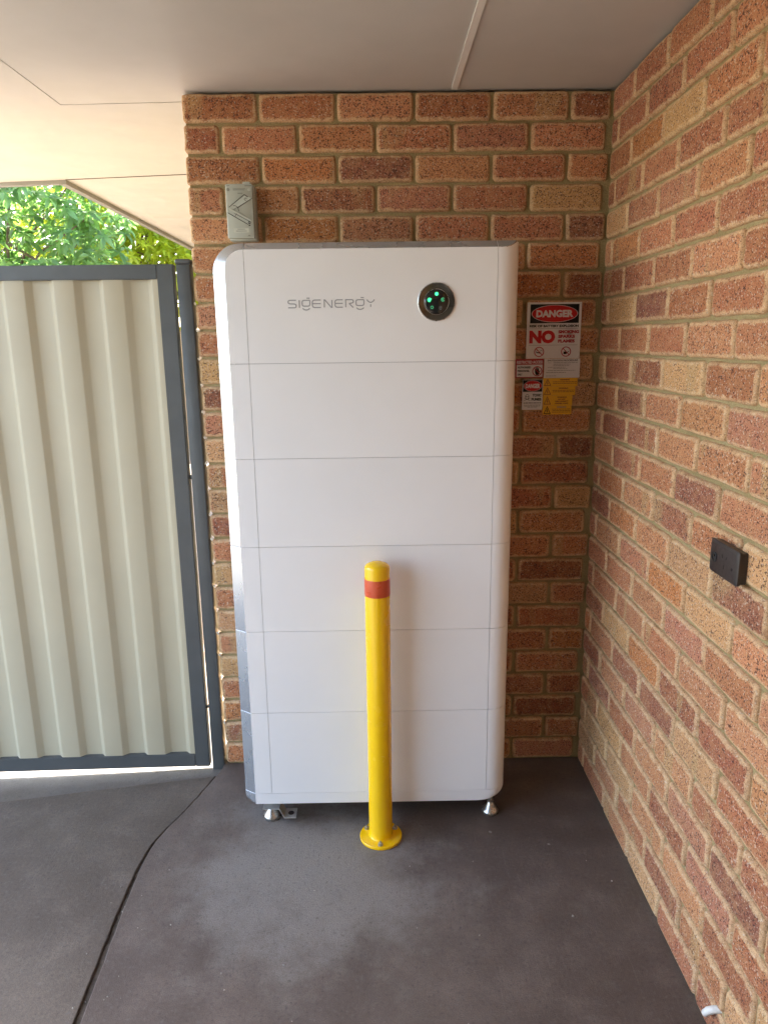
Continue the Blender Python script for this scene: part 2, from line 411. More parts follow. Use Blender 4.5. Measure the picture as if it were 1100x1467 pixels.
wv, wf = box(-1.315, .2, .0095, .115, -.02, ZC - .004); obj('mortar', wv, wf, m_mortar, wb)
EX = -.0055
for k in range(1, NC + 1):
    zc = ZC - CP*(k - .5)
    per = [-.125 - .240*i + EX for i in range(0, 6)] if k % 2 else [-.005 - .240*i + EX for i in range(0, 6)]
    spans = []
    if k % 2:
        spans.append((per[0] + .0038, .0));
        for i in range(4): spans.append((per[i+1] + .0038, per[i] - .0038))
        spans.append((-1.3235, per[4] - .0038))
    else:
        for i in range(5): spans.append((per[i+1] + .0038, per[i] - .0038))
        spans.append((-1.3235, per[5] - .0038))
    for a, b in spans:
        L = round((b - a - rr.choice((0, 0, .001, .002)))/.002)*.002
        add_brick(wb, get_brick(L, BH, rr.randrange(4)), ((a+b)/2 + rr.uniform(-.001, .001), rr.uniform(-.0012, .0012), zc + rr.uniform(-.0012, .0012)), rr.uniform(-.003, .003), rr)
dab_me = None
for k in range(7, NC - 1):
    zj = ZC - CP*k
    if dab_me is None:
        v, f = lathe(0, 0, [(.0016, -.0060), (.0030, -.0035), (.0036, 0), (.0026, .0045), (.0012, .0065)], 8)
        dab_me = bpy.data.meshes.new('mortar_dab'); dab_me.from_pydata(v, [], f); dab_me.materials.append(m_dab)
    o = bpy.data.objects.new('mortar_dab', dab_me); C.objects.link(o); o.parent = wb; o.location = Vector((-1.3235 + rr.uniform(-.001, .003), .002, zj + rr.uniform(-.003, .003))) - wloc(wb)
    o.rotation_euler = (rr.uniform(-.5, .5), rr.uniform(-.9, .3), 0); q = rr.uniform(.6, 1.25); o.scale = (q, q, q*rr.uniform(.7, 1.2))
wr = empty('brick_wall', (.06, -1.5, 0), 'brightly lit long brick wall along the right side', 'wall')
wv, wf = box(.0095, .115, -6.5, .2, -.02, ZC - .003); obj('mortar', wv, wf, m_mortar, wr)
NB = 9
for k in range(1, NC + 1):
    zc = ZC - CP*(k - .5)
    s0 = .202 if k % 2 else .075
    per = [s0 + .240*i for i in range(NB + 2)]
    spans = [(.001, per[0] - .0038)] + [(per[i] + .0038, per[i+1] - .0038) for i in range(NB)]
    for a, b in spans:
        L = round((b - a - rr.choice((0, 0, .001, .002)))/.002)*.002
        add_brick(wr, get_brick(L, BH, rr.randrange(4)), (rr.uniform(-.0014, .0014), -(a+b)/2 + rr.uniform(-.001, .001), zc + rr.uniform(-.0012, .0012)), -math.pi/2 + rr.uniform(-.003, .003), rr)
hs = bbox('house_wall', (-1.3, .1, .118, 8.5, -.1, 2.31), m_mortar, bev=0); tag(hs, 'side wall of the house behind the gate', 'wall')

bw = bbox('rear_light_blocker', (-2.2, .2, -3.6, -3.4, -.1, 2.31), m_blocker, bev=0); tag(bw, 'unseen dark wall added behind the viewer to cut frontal light', 'wall')  # assumed wall, added out of view so less light comes from behind
bs = bbox('side_light_blocker', (-2.45, -2.2, -3.4, -2.65, -.1, 2.31), m_blocker, bev=0); tag(bs, 'unseen dark wall added to narrow the light from the left', 'wall')  # assumed wall, added out of view so light enters mainly from the left

# ------------------------------------------------------------------ ceiling, eave and roof
ZS = ZC + .004
ce = empty('ceiling', (-.9, -1, ZS), 'flat off-white painted ceiling sheets over the alcove', 'ceiling', kind='structure')
def sheet(poly, z=ZS, t=.006):
    n = len(poly); v = [(x, y, z) for x, y in poly] + [(x, y, z+t) for x, y in poly]
    return v, [tuple(range(n))[::-1], tuple(range(n, 2*n))] + [(i, (i+1) % n, n+(i+1) % n, n+i) for i in range(n)]
g = .0018
for name, poly in (
    ('ceiling_sheet', [(-1.742+g, -6), (-.488, -6), (-.488, .101), (-1.346, .101), (-1.737+g, .122-g)]),
    ('ceiling_sheet', [(-.486, -6), (.10, -6), (.10, .10), (-.486, .10)]),
    ('ceiling_sheet', [(-2.56, -6), (-1.742-g, -6), (-1.737-g, .124+g), (-1.30, .104+g), (-1.30, 1.083), (-2.17, 1.212), (-2.56, 1.263)]),
    ('ceiling_sheet', [(-2.185, 1.216), (-1.30, 1.088), (-1.30, 8.5), (-2.22, 8.5)])):
    v, f = sheet(poly); obj(name, v, f, m_ceil, ce)
v, f = box(-.497, -.479, -6, -.004, ZS - .0045, ZS + .001); obj('cover_strip', v, f, m_strip, ce)
roof = empty('roof', (-1.5, 0, 2.4), 'roof above the ceiling sheets', 'roof', kind='structure')
v, f = sheet([(-2.59, -6), (.6, -6), (.6, 8.5), (-2.2, 8.5), (-2.175, 1.23), (-2.59, 1.284)], ZC + .03, .14); obj('roof_deck', v, f, m_roof, roof)  # unseen deck built to block the sun; left edge set for the light
def beam(a, b, wdt, z0, z1):
    a = Vector(a); b = Vector(b); d = (b-a).normalized(); nn = Vector((-d.y, d.x))*wdt
    p = [a, b, b+nn, a+nn]; v = [(q.x, q.y, z0) for q in p] + [(q.x, q.y, z1) for q in p]
    return v, [(0,3,2,1),(4,5,6,7),(0,1,5,4),(1,2,6,5),(2,3,7,6),(3,0,4,7)]
obj('joint_line', *beam((-2.17, 1.205), (-1.31, 1.078), .013, ZS - .0012, ZS + .001), m_grime, ce)
fa = obj('eave_fascia', *beam((-2.172, 1.214), (-2.21, 8.5), .032, ZS - .020, ZS + .19), m_fascia); tag(fa, 'grey painted eave edge running back above the greenery', 'fascia')
fb = obj('eave_fascia', *beam((-2.59, 1.269), (-2.174, 1.214), .032, ZS - .016, ZS + .19), m_fascia); tag(fb, 'grey ceiling edge strip at the far side above the gate', 'fascia')

# ------------------------------------------------------------------ gate and post
gate = empty('metal_gate', (-2.9, 0, 0), 'charcoal framed metal gate with cream ribbed steel sheet', 'gate')
GS = .022                                    # the far end stands a little nearer the camera
def gp(x, y, z): return (x, y - .012 + GS*(x + 1.386), z)
def gbox(name, x0, x1, y0, y1, z0, z1, mat, bev=.0025):
    v, f = box(x0, x1, y0, y1, z0, z1); o = obj(name, [gp(*p) for p in v], f, mat, gate)
    if bev:
        bm = bmesh.new(); bm.from_mesh(o.data); bmesh.ops.bevel(bm, geom=bm.edges[:], offset=bev, segments=2, affect='EDGES'); bm.to_mesh(o.data); bm.free()
    return o
GX0, GX1, GB, GT = -4.45, -1.3835, .0, 1.797
gbox('stile', GX1-.052, GX1, 0, .035, GB, GT, m_gframe); gbox('stile', GX0, GX0+.058, 0, .035, GB, GT, m_gframe)
gbox('top_rail', GX0+.058, GX1-.052, .001, .036, GT-.046, GT-.0005, m_gframe); gbox('bottom_rail', GX0+.058, GX1-.052, .001, .036, GB+.0005, GB+.052, m_gframe)
pitch = .157; prof = []; x = -1.4545 - pitch*18
while x < -1.37:
    for dx, dy in ((0, .0), (.0035, -.0005), (.062, -.0005), (.066, .001), (.082, .0215), (.087, .0235), (.138, .0235), (.1425, .0215), (.1535, .003)): prof.append((x+dx, dy))
    x += pitch
prof = [p for p in prof if GX0+.05 < p[0] < GX1-.06]; prof.append((GX1-.03, prof[-1][1]))
v = []; f = []
for x, y in prof: v += [gp(x, .006+y*.68, GB+.045), gp(x, .006+y*.68, GT-.04), gp(x, .0075+y*.68, GB+.045), gp(x, .0075+y*.68, GT-.04)]
for i in range(len(prof)-1): a = 4*i; f += [(a, a+4, a+5, a+1), (a+2, a+3, a+7, a+6)]
obj('ribbed_sheet', v, f, m_gsheet, gate, smooth=85)
gbox('latch', GX1 - .001, GX1 + .014, .012, .024, 1.096, 1.108, m_gframe, 0); gbox('latch', GX1 - .001, GX1 + .014, .012, .024, .235, .243, m_gframe, 0)
post = empty('gate_post', (-1.352, .02, 0), 'charcoal square steel gate post against the brick wall end', 'post')
bbox('post_tube', (-1.375, -1.3305, -.006, .044, -.03, 1.797), m_gframe, post, .004)
bbox('post_cap', (-1.378, -1.3275, -.009, .047, 1.797, 1.813), m_gframe, post, .006, 3)

# ------------------------------------------------------------------ battery cabinet
YF, YB = -.360, -.100
XO, XI, XL, XR, XRO = -1.187, -1.151, -1.097, -.400, -.335
ZSE = [.118, .406, .681, .952, 1.219, 1.491]; ZTOP = 1.817
cab = empty('battery_cabinet', (-.76, -.23, 0), 'tall white stacked home battery cabinet standing on the floor', 'battery cabinet')
RF = .055
depths = [0.] + [RF*(1-math.cos(R(a))) for a in (15, 27, 38, 48, 56, 62)] + [.024] + [RF*(1-math.cos(R(a))) for a in (76, 90)]
depths = sorted(set(round(d, 5) for d in depths))
def insets(d):
    k = 1 - min(1, d/.024); s = math.sqrt(max(0, 1 - (1 - min(1, d/RF))**2))
    return (XI - XO)*k, RF*(1 - s), .019*k
def piece(name, parent, xa, xb, z0, z1, side, top=False, base=False):
    rings = []
    for d in depths + [YB - YF]:
        l, r_, t = insets(d)
        x0 = XO + l if 'L' in side else xa; x1 = XRO - r_ if 'R' in side else xb
        zt = z1 - t if top else z1
        k = min(1, d/.024)
        rad = [.0008]*4
        if top and 'L' in side: rad[3] = .052 + .024*k
        if top and 'R' in side: rad[2] = .004
        if base: rad[0] = .0015 + .022*k; rad[1] = .034
        rings.append([(x, YF + d, z) for x, z in rrect(x0, x1, z0, zt, rad, 8)])
    v, f = loft(rings)
    o = obj(name, v, f, [m_white, m_trim], parent, smooth=24)
    for p in o.data.polygons:                   # bevelled trim along the left and the top edge
        if p.normal.y < -.2 and (p.normal.x < -.2 or (top and p.normal.z > .2)): p.material_index = 1
    return o
gp2 = .0006
def module(name, z0, z1, top=False):
    m = empty(name, (0, 0, 0)); m.parent = cab; m.location = Vector((-.76, -.23, z0)) - wloc(cab)
    piece('left_cover', m, XO, XL - gp2, z0 + gp2, z1 - gp2, 'L', top)
    piece('front_panel', m, XL + gp2, XR - gp2, z0 + gp2, z1 - gp2, '', top)
    piece('right_cover', m, XR + gp2, XRO, z0 + gp2, z1 - gp2, 'R', top)
    return m
for i in range(5): module('battery_module', ZSE[i], ZSE[i+1])
inv = module('inverter_module', ZSE[5], ZTOP, True)
piece('base_plinth', cab, XO, XRO, .080, ZSE[0] - gp2, 'LR', base=True)
bbox('chassis', (XO + .05, XRO - .065, YF + .004, YB - .004, .09, ZTOP - .05), m_core, cab, 0)

# lettering: SIGENERGY in thin rounded strokes
def letters():
    mb = MB(); x0, x1, zb, zt = -.981, -.738, 1.6425, 1.6625
    Wd = x1 - x0; H = zt - zb; wd = .0030; y0, y1 = YF - .0008, YF + .001
    T = lambda cx, lw: (lambda p: [(cx + lw*(a-.5), zb + H*b) for a, b in p])
    def st(pts): mb.add(ribbon(pts, wd, y0, y1))
    def cs(a, b, c, d, corner=.22): pass
    L = [('S', .049, .092), ('I', .131, 0), ('G', .207, .088), ('E', .328, .096), ('N', .459, .088), ('E', .583, .088), ('R', .704, .088), ('G', .823, .090), ('Y', .945, .084)]
    for ch, c, lw in L:
        cx = x0 + Wd*c; lw *= Wd; t = T(cx, lw)
        if ch == 'S':
            st(t([(1, 1), (.22, 1), (.06, .93), (0, .78), (.06, .6), (.22, .53), (.8, .5), (.95, .42), (1, .25), (.95, .07), (.8, 0), (0, 0)]))
        elif ch == 'I': st([(cx, zb), (cx, zt)])
        elif ch == 'G':
            st(t([(1, .98), (.2, .98), (.05, .9), (0, .75), (0, .45), (.05, .28), (.2, .2), (.8, .2), (.95, .28), (1, .42), (1, .98)]))
            st(t([(.6, 1.26), (1, 1.26)])); st(t([(.06, -.08), (.2, -.24), (.4, -.31), (.62, -.31), (.84, -.23), (.98, -.08)]))
        elif ch == 'E':
            st(t([(1, 1), (.24, 1), (.07, .92), (0, .75), (0, .25), (.07, .08), (.24, 0), (1, 0)])); st(t([(.04, .52), (1, .52)]))
        elif ch == 'N': st(t([(0, 0), (0, 1), (.1, 1), (.9, 0), (1, 0), (1, 1)]))
        elif ch == 'R':
            st(t([(0, 0), (0, 1), (.8, 1), (.95, .93), (1, .78), (.95, .62), (.8, .55), (.45, .5)])); st(t([(.45, .5), (.9, .0), (1, .0)]))
        elif ch == 'Y':
            st(t([(0, 1), (.1, .82), (.3, .66), (.5, .6), (.7, .66), (.9, .82), (1, 1)])); st([(cx, zb), (cx, zb + H*.36)])
    return mb
letters().build('lettering', m_print, inv)['label'] = 'grey SIGENERGY lettering'
# round status display
DX, DZ = -.569, 1.654
ring = MB().add(lathe_y(DX, DZ, [(.0505, YF + .002), (.0505, YF - .0035), (.0490, YF - .0055), (.0380, YF - .0025), (.0350, YF - .0022), (.0345, YF + .002)], 64)).build('display_ring', m_chrome, inv, smooth=30)
disp = MB().add(lathe_y(DX, DZ, [(.0352, YF + .001), (.0350, YF - .0012), (.0325, YF - .0030), (.028, YF - .0045), (.021, YF - .0060), (.012, YF - .0072), (.0001, YF - .0078)], 48)).build('display_glass', m_glass, inv, smooth=40)
MB().add(lathe_y(DX, DZ, [(.0522, YF + .002), (.0522, YF - .0022), (.0508, YF - .0030), (.0500, YF - .0020)], 64)).build('display_rim', m_steel, inv, smooth=40)
yd = YF - .0080
def disc(x, z, r): return lathe_y(x, z, [(r, yd + .0012), (r, yd)], 20)
MB().add(disc(DX, DZ + .021, .0048)).build('status_light', m_led, inv)
MB().add(disc(DX - .0195, DZ + .005, .0036)).add(ribbon(arc(DX - .0195, DZ + .005, .0052, 0, 300), .0012, yd, yd + .001)).build('status_light', m_led, inv)
MB().add(ribbon(arc(DX + .0175, DZ + .0055, .0044, 40, 330, 12), .0016, yd, yd + .001)).add(ribbon([(DX + .0155, DZ + .0075), (DX + .0195, DZ + .0035)], .0016, yd, yd + .001)).build('status_light', m_led2, inv)
MB().add(ribbon(arc(DX - .0125, DZ - .015, .0034, 0, 360, 14), .0011, yd, yd + .001)).build('status_light', m_led2, inv)
MB().add(ribbon(rrect(DX + .0085, DZ and DX + .0135, DZ - .0205, DZ - .012, .001, 3), .001, yd, yd + .001, True)).add(ribbon([(DX + .0085, DZ - .0163), (DX + .0135, DZ - .0163)], .001, yd, yd + .001)).build('status_icon', m_icon, inv)
# levelling feet
def foot(x, y):
    p = MB().add(lathe(x, y, [(.0225, 0), (.0275, .004), (.0285, .009), (.0270, .014), (.019, .024), (.012, .036), (.009, .043)], 24)).add(lathe(x, y, [(.0065, .03), (.0065, .094)], 12)).add(lathe(x, y, [(.0125, .044), (.0125, .052)], 6))
    return p.build('levelling_foot', m_steel, cab, smooth=40)
FL = (-1.108, -.318); FR = (-.377, -.312)
foot(*FL); foot(*FR); foot(-1.108, -.145); foot(-.377, -.145)
# bent anti-tip bracket clamped on the left foot
bx, by = FL
pr = [(bx - .024, by - .034, .052), (bx + .030, by - .034, .052), (bx + .046, by - .036, .020), (bx + .084, by - .036, .020)]
v = []; f = []
for (x, y, z) in pr: v += [(x, y, z), (x, y + .05, z), (x, y, z + .003), (x, y + .05, z + .003)]
for i in range(3):
    a = 4*i; f += [(a, a+4, a+5, a+1), (a+2, a+3, a+7, a+6), (a, a+2, a+6, a+4), (a+1, a+5, a+7, a+3)]
f += [(0, 1, 3, 2), (12, 14, 15, 13)]
bk = obj('foot_bracket', v, f, plain('pale_zinc', (.62, .61, .58), .42, .6, var=.08, scale=40), cab)
MB().add(lathe(bx + .066, by - .012, [(.010, .0225), (.010, .0245)], 16)).build('bolt_hole', m_gpo, bk)

# ------------------------------------------------------------------ bollard
bo = empty('bollard', (-.744, -.427, 0), 'yellow steel bollard with red band bolted to the floor', 'bollard')
BX, BY, BR = -.7445, -.427, .0372
MB().add(lathe(BX, BY, [(BR, .008), (BR, .905), (BR - .0006, .909), (BR - .003, .9125), (BR - .009, .917), (BR - .018, .921), (.006, .9235), (.0005, .924)], 48)).build('tube', m_yellow, bo, smooth=35)
MB().add(lathe(BX, BY, [(BR + .0006, .822), (BR + .0008, .823), (BR + .0008, .873), (BR + .0006, .874)], 48, False)).build('red_band', m_red, bo, smooth=35)
MB().add(lathe(BX, BY, [(.0655, .0005), (.0670, .002), (.0670, .009), (.0655, .0105), (BR + .004, .0105), (BR + .0015, .0115), (BR, .014)], 64)).build('base_plate', m_yellow, bo, smooth=35)
for a in (-92, 30, 148):
    x = BX + .053*math.cos(R(a)); y = BY + .053*math.sin(R(a))
    MB().add(lathe(x, y, [(.0085, .0108), (.0085, .0125)], 16)).add(lathe(x, y, [(.0068, .0125), (.0068, .018), (.0055, .0188)], 6)).add(lathe(x, y, [(.0035, .018), (.0035, .0235)], 10)).build('anchor_bolt', m_steel, bo, smooth=30)

# ------------------------------------------------------------------ isolator box on the wall
ib = empty('isolator_switch', (-1.150, -.03, 1.868), 'small grey isolator switch box on the wall above the cabinet', 'isolator switch')
ix0, ix1, iz0, iz1, iy = -1.192, -1.109, 1.866, 2.023, -.062
bbox('back_box', (ix0 + .002, ix1 + .004, iy + .016, -.002, iz0 - .006, iz1 - .002), m_iso, ib, .004)
v, f = loft([[(x, yy, z) for x, z in rrect(ix0 + i, ix1 - i, iz0 + i, iz1 - i, .005, 4)] for i, yy in ((0, iy + .0155), (0, iy + .002), (.0018, iy))]); cv = obj('cover', v, f, m_iso, ib, smooth=40)
v, f = plate_y(rrect(ix1 - .030, ix1 - .008, iz1 - .001, iz1 + .006, .0025, 3), iy + .004, iy + .014); obj('hasp_tab', v, f, m_iso, ib)
icx, icz = (ix0 + ix1)/2, (iz0 + iz1)/2
U = lambda a, b: (ix0 + (ix1-ix0)*a, iz0 + (iz1-iz0)*b)
yl = iy - .0006
hb = MB().add(plate_y([U(.08, .555), U(.20, .60), U(.72, .79), U(.97, .73), U(.42, .57), U(.22, .51)], iy - .0022, iy + .001)); hb.build('moulded_arm', m_iso, ib)
hb = MB().add(plate_y([U(.07, .54), U(.05, .46), U(.30, .38), U(.80, .25), U(.90, .29), U(.30, .47)], iy - .0022, iy + .001)); hb.build('moulded_arm', m_iso, ib)
MB().add(ribbon([U(.06, .56), U(.45, .445), U(.92, .31)], .004, iy - .005, iy)).build('lever', m_isol, ib)
ln = MB()
for p, q, wd_ in ((U(.12, .578), U(.70, .80), .0016), (U(.42, .56), U(.98, .735), .0014), (U(.30, .455), U(.86, .30), .0012), (U(.05, .47), U(.78, .25), .002), (U(.32, .40), U(.38, .46), .001)): ln.add(ribbon([p, q], wd_, iy - .0028, iy - .0020))
ln.add(ribbon([U(*p) for p in ((.26, .60), (.36, .595), (.44, .55), (.46, .50))], .0014, iy - .0026, iy - .0016))
ln.add(ribbon(arc(*U(.73, .715), .0035, 0, 300, 10), .0012, iy - .0028, iy - .0020)); ln.add(ribbon([U(.68, .80), U(.82, .755)], .0022, iy - .0028, iy - .0020))
ln.add(ribbon(arc(*U(.83, .285), .003, 0, 360, 10), .002, iy - .0028, iy - .0020)); ln.add(ribbon([U(.86, .235), U(.80, .23)], .003, iy - .0012, iy))
ln.build('moulded_lines', m_gpo, ib)
pt = MB()
for a, b, z_, hh in ((.05, .17, .965, .0022), (.72, .97, .962, .004), (.28, .74, .905, .0024), (.28, .70, .885, .0018), (.45, .63, .825, .0024)):
    p = U(a, z_); q = U(b, z_); pt.add(ribbon([p, q], hh, yl, yl + .001))
pt.add(plate_y([U(.74, .035), U(.86, .035), U(.80, .06)], yl, yl + .001)); pt.build('cover_print', m_iso2, ib, kind='stuff')
lb = MB().add(plate_y([U(.24, .105), U(.80, .105), U(.80, .185), U(.24, .185)], iy - .001, iy + .001)).build('label_plate', m_isol, ib)
MB().add(ribbon([U(.38, .165), U(.66, .165)], .0018, iy - .0014, iy)).add(ribbon([U(.32, .13), U(.72, .13)], .002, iy - .0014, iy)).build('label_print', m_iso2, lb)
for a in (.1, .88): MB().add(lathe_y(*U(a, .895), [(.0048, iy + .001), (.0048, iy - .0008), (.0036, iy - .0012)], 14)).build('cover_screw', m_iso2 if a < .5 else m_iso, ib)

# ------------------------------------------------------------------ power outlet on the right wall
po = empty('power_outlet', (-.012, -1.014, 1.058), 'dark brown double power outlet on the right brick wall', 'power outlet')
oy0, oy1, oz0, oz1 = -1.076, -.953, 1.058, 1.130
def side(pts, x0, x1): return loft([[(x0, -a, b) for a, b in pts], [(x1, -a, b) for a, b in pts]])
a0, a1 = -oy1, -oy0
v, f = side(rrect(a0 + .003, a1 - .003, oz0 + .003, oz1 - .003, .004, 4), -.001, -.0125); obj('mounting_block', v, f, m_gpo, po)
v, f = loft([[(xx, -a, b) for a, b in rrect(a0 + i, a1 - i, oz0 + i, oz1 - i, .006, 5)] for i, xx in ((.0005, -.0135), (0, -.016), (0, -.020), (.004, -.0225), (.006, -.023))]); fp = obj('face_plate', v, f, m_gpo, po, smooth=32)
ym = (a0 + a1)/2; zm = (oz0 + oz1)/2
def lathe_x(cy, cz, prof, n=24):
    v, f = lathe(0, 0, prof, n); return [(c, cy + a, cz + b) for a, b, c in v], f
MB().add(lathe_x(-(a0 + .024), zm - .001, [(.011, -0.0225), (.011, -0.0245), (.009, -0.0252), (.0065, -0.0252), (.006, -0.0232)])).build('switch_ring', m_gpo2, fp, smooth=30)
MB().add(lathe_x(-(a0 + .024), zm + .003, [(.003, -0.0228), (.0028, -0.0258)], 12)).build('key_screw', m_chrome, fp)
sl = MB()
for a, b, t in ((-.008, .010, 28), (.010, .010, -28), (.001, -.011, 0)):
    c, s = math.cos(R(t)), math.sin(R(t)); pts = [(ym + .004 + a + c*px - s*pz, zm + b + s*px + c*pz) for px, pz in ((-.0011, -.0042), (.0011, -.0042), (.0011, .0042), (-.0011, .0042))]
    sl.add(side(pts, -0.0228, -0.0234))
sl.build('pin_slots', m_gpo2, fp)
for a in (a1 - .022,): MB().add(lathe_x(-a, zm - .006, [(.0034, -0.0228), (.003, -0.0240)], 12)).build('cover_screw', m_gpo2, fp)
# weep pipe stub and metal tie end low in the right wall
ws = empty('weep_pipe', (-.01, -1.13, .06), 'short white plastic weep pipe poking from the base of the right wall', 'pipe')
MB().add(tube([(.02, -1.142, .086), (-.004, -1.138, .083), (-.014, -1.133, .074), (-.018, -1.128, .062)], [.0085, .0085, .0085, .0082], 12)).build('pipe_stub', m_pvc, ws, smooth=40)
MB().add(tube([(-.0178, -1.1285, .0625), (-.0186, -1.1275, .0605)], [.006, .006], 12)).build('pipe_bore', m_gpo2, ws)

# ------------------------------------------------------------------ safety signs
def text(s, x0, x1, z0, z1, y, bold=.0):
    """mesh data of a text fitted in the box x0..x1, z0..z1 on the plane y, facing -Y"""
    cu = bpy.data.curves.new('t', 'FONT'); cu.body = s; cu.offset = bold; cu.extrude = 0; cu.resolution_u = 3
    o = bpy.data.objects.new('t', cu); C.objects.link(o); bpy.context.view_layer.update()
    me = bpy.data.meshes.new_from_object(o.evaluated_get(bpy.context.evaluated_depsgraph_get()))
    vs_ = [tuple(q.co) for q in me.vertices]; fs = [tuple(p.vertices) for p in me.polygons]
    bpy.data.objects.remove(o); bpy.data.curves.remove(cu); bpy.data.meshes.remove(me)
    ax, bx_ = min(q[0] for q in vs_), max(q[0] for q in vs_); az, bz = min(q[1] for q in vs_), max(q[1] for q in vs_)
    return [(x0 + (q[0]-ax)/(bx_-ax)*(x1-x0), y, z0 + (q[1]-az)/(bz-az)*(z1-z0)) for q in vs_], fs
YS = -.0085
def sign(name, x0, x1, z0, z1, mat, label, cat='sign', y=YS, rad=.0015, tilt=0.):
    s = empty(name, ((x0+x1)/2, y, z0), label, cat)
    v, f = plate_y(rrect(x0, x1, z0, z1, rad, 2), y, y + .002); obj('sign_plate', v, f, mat, s)
    return s
def rect(x0, x1, z0, z1, y, t=.0004): return plate_y([(x0, z0), (x1, z0), (x1, z1), (x0, z1)], y, y + t)
def ell(cx, cz, a, b, y, t=.0004, n=40): return plate_y([(cx + a*math.cos(2*math.pi*i/n), cz + b*math.sin(2*math.pi*i/n)) for i in range(n)], y, y + t)
def danger_head(s, x0, x1, z0, z1, y):
    obj('black_panel', *rect(x0, x1, z0, z1, y - .0004), m_sb, s)
    cx, cz = (x0+x1)/2, (z0+z1)/2; a, b = (x1-x0)*.475, (z1-z0)*.455
    obj('oval_border', *ell(cx, cz, a, b, y - .0008), m_sw, s); obj('red_oval', *ell(cx, cz, a*.975, b*.955, y - .0012), m_sr, s)
    obj('lettering', *text('DANGER', cx - a*.80, cx + a*.80, cz - b*.42, cz + b*.42, y - .0017, .05), m_sw, s)
def bars(rows, y):
    mb = MB()
    for x0, x1, z, h in rows: mb.add(rect(x0, x1, z - h/2, z + h/2, y))
    return mb
def word_bars(rows, y, rr):
    """rows of unreadably small print: short dashes of word length"""
    out = []
    for x0, x1, z, h in rows:
        x = x0
        while x < x1 - .002:
            w_ = min(rr.uniform(.004, .011), x1 - x); out.append((x, x + w_, z, h)); x += w_ + .0016
    return bars(out, y)
rs = random.Random(5)
# 1 battery explosion sign
x0, x1, z0, z1 = -.2435, -.066, 1.487, 1.666
s1 = sign('danger_sign', x0, x1, z0, z1, m_sw, 'largest white sign reading DANGER risk of battery explosion on the wall')
danger_head(s1, x0 + .010, x1 - .008, 1.600, 1.660, YS)
obj('lettering', *text('RISK OF BATTERY EXPLOSION', x0 + .009, x1 - .008, 1.5870, 1.5950, YS - .0008, .05), m_sb, s1)
bars([(x0 + .008, x1 - .009, 1.583, .0009), (x0 + .008, x1 - .009, 1.530, .0009)], YS - .0006).build('rule_line', m_sg, s1)
obj('lettering', *text('NO', x0 + .009, x0 + .094, 1.5355, 1.5775, YS - .0008, .065), m_sr, s1)
for k, wd_ in enumerate(('SMOKING', 'SPARKS', 'FLAMES')):
    zt = 1.5775 - k*.0148; obj('lettering', *text(wd_, x0 + .104, x0 + (.172, .159, .159)[k], zt - .0105, zt, YS - .0008, .06), m_sp, s1)
def prohibit(s, cx, cz, r, y):
    mb = MB().add(ribbon(arc(cx, cz, r, 0, 360, 28)[:-1], r*.19, y - .001, y, True)).add(ribbon([(cx - r*.68, cz + r*.68), (cx + r*.68, cz - r*.68)], r*.17, y - .001, y))
    mb.build('prohibition_ring', m_sp, s)
for cx in (x0 + .043, x0 + .132): prohibit(s1, cx, 1.5085, .0150, YS)
mb = MB().add(ribbon([(x0 + .034, 1.5065), (x0 + .050, 1.5045)], .0032, YS - .0006, YS)).add(ribbon(arc(x0 + .050, 1.5105, .003, 0, 200, 8), .0012, YS - .0006, YS)).add(ribbon(arc(x0 + .036, 1.509, .003, 60, 260, 8), .001, YS - .0006, YS)); mb.build('cigarette_symbol', m_sb, s1)
mb = MB().add(plate_y([(x0 + .1235, 1.5005), (x0 + .1335, 1.5005), (x0 + .1365, 1.5075), (x0 + .1325, 1.5065), (x0 + .1305, 1.5135), (x0 + .1275, 1.507), (x0 + .1245, 1.5105)], YS - .0006, YS)).add(ribbon([(x0 + .132, 1.503), (x0 + .1415, 1.510)], .002, YS - .0006, YS)); mb.build('flame_symbol', m_sb, s1)
for a in (x0 + .004, x1 - .004):
    for b in (z0 + .004, z1 - .004): MB().add(lathe_y(a, b, [(.0018, YS), (.0016, YS - .0016)], 8)).build('rivet', m_steel, s1)
# 2 restricted access
x0, x1, z0, z1 = -.276, -.184, 1.4245, 1.4855
s2 = sign('access_sign', x0, x1, z0, z1, m_sp, 'small crimson bordered RESTRICTED ACCESS sign beside the cabinet edge')
obj('white_panel', *rect(x0 + .003, x1 - .003, z0 + .003, z1 - .018, YS - .0005), m_sw, s2)
obj('lettering', *text('RESTRICTED ACCESS', x0 + .003, x1 - .003, z1 - .0145, z1 - .005, YS - .0009, .04), m_sw, s2)
for k, wd_ in enumerate(('AUTHORISED', 'PERSONNEL', 'ONLY')):
    zt = z1 - .0235 - k*.0115; obj('lettering', *text(wd_, x0 + .006, x0 + (.050, .046, .022)[k], zt - .0065, zt, YS - .0010, .045), m_sb, s2)
obj('hand_symbol', *plate_y([(x1 - .031 + a*.021, z0 + .009 + b*.027) for a, b in ((.3, 0), (.72, 0), (.84, .25), (.98, .5), (.9, .58), (.76, .42), (.76, .88), (.66, .9), (.62, .6), (.58, 1), (.47, 1), (.46, .6), (.38, .95), (.28, .93), (.3, .58), (.2, .8), (.1, .76), (.16, .3))], YS - .0009, YS), m_sb, s2)
prohibit(s2, x1 - .0205, z0 + .0215, .0150, YS - .0005)
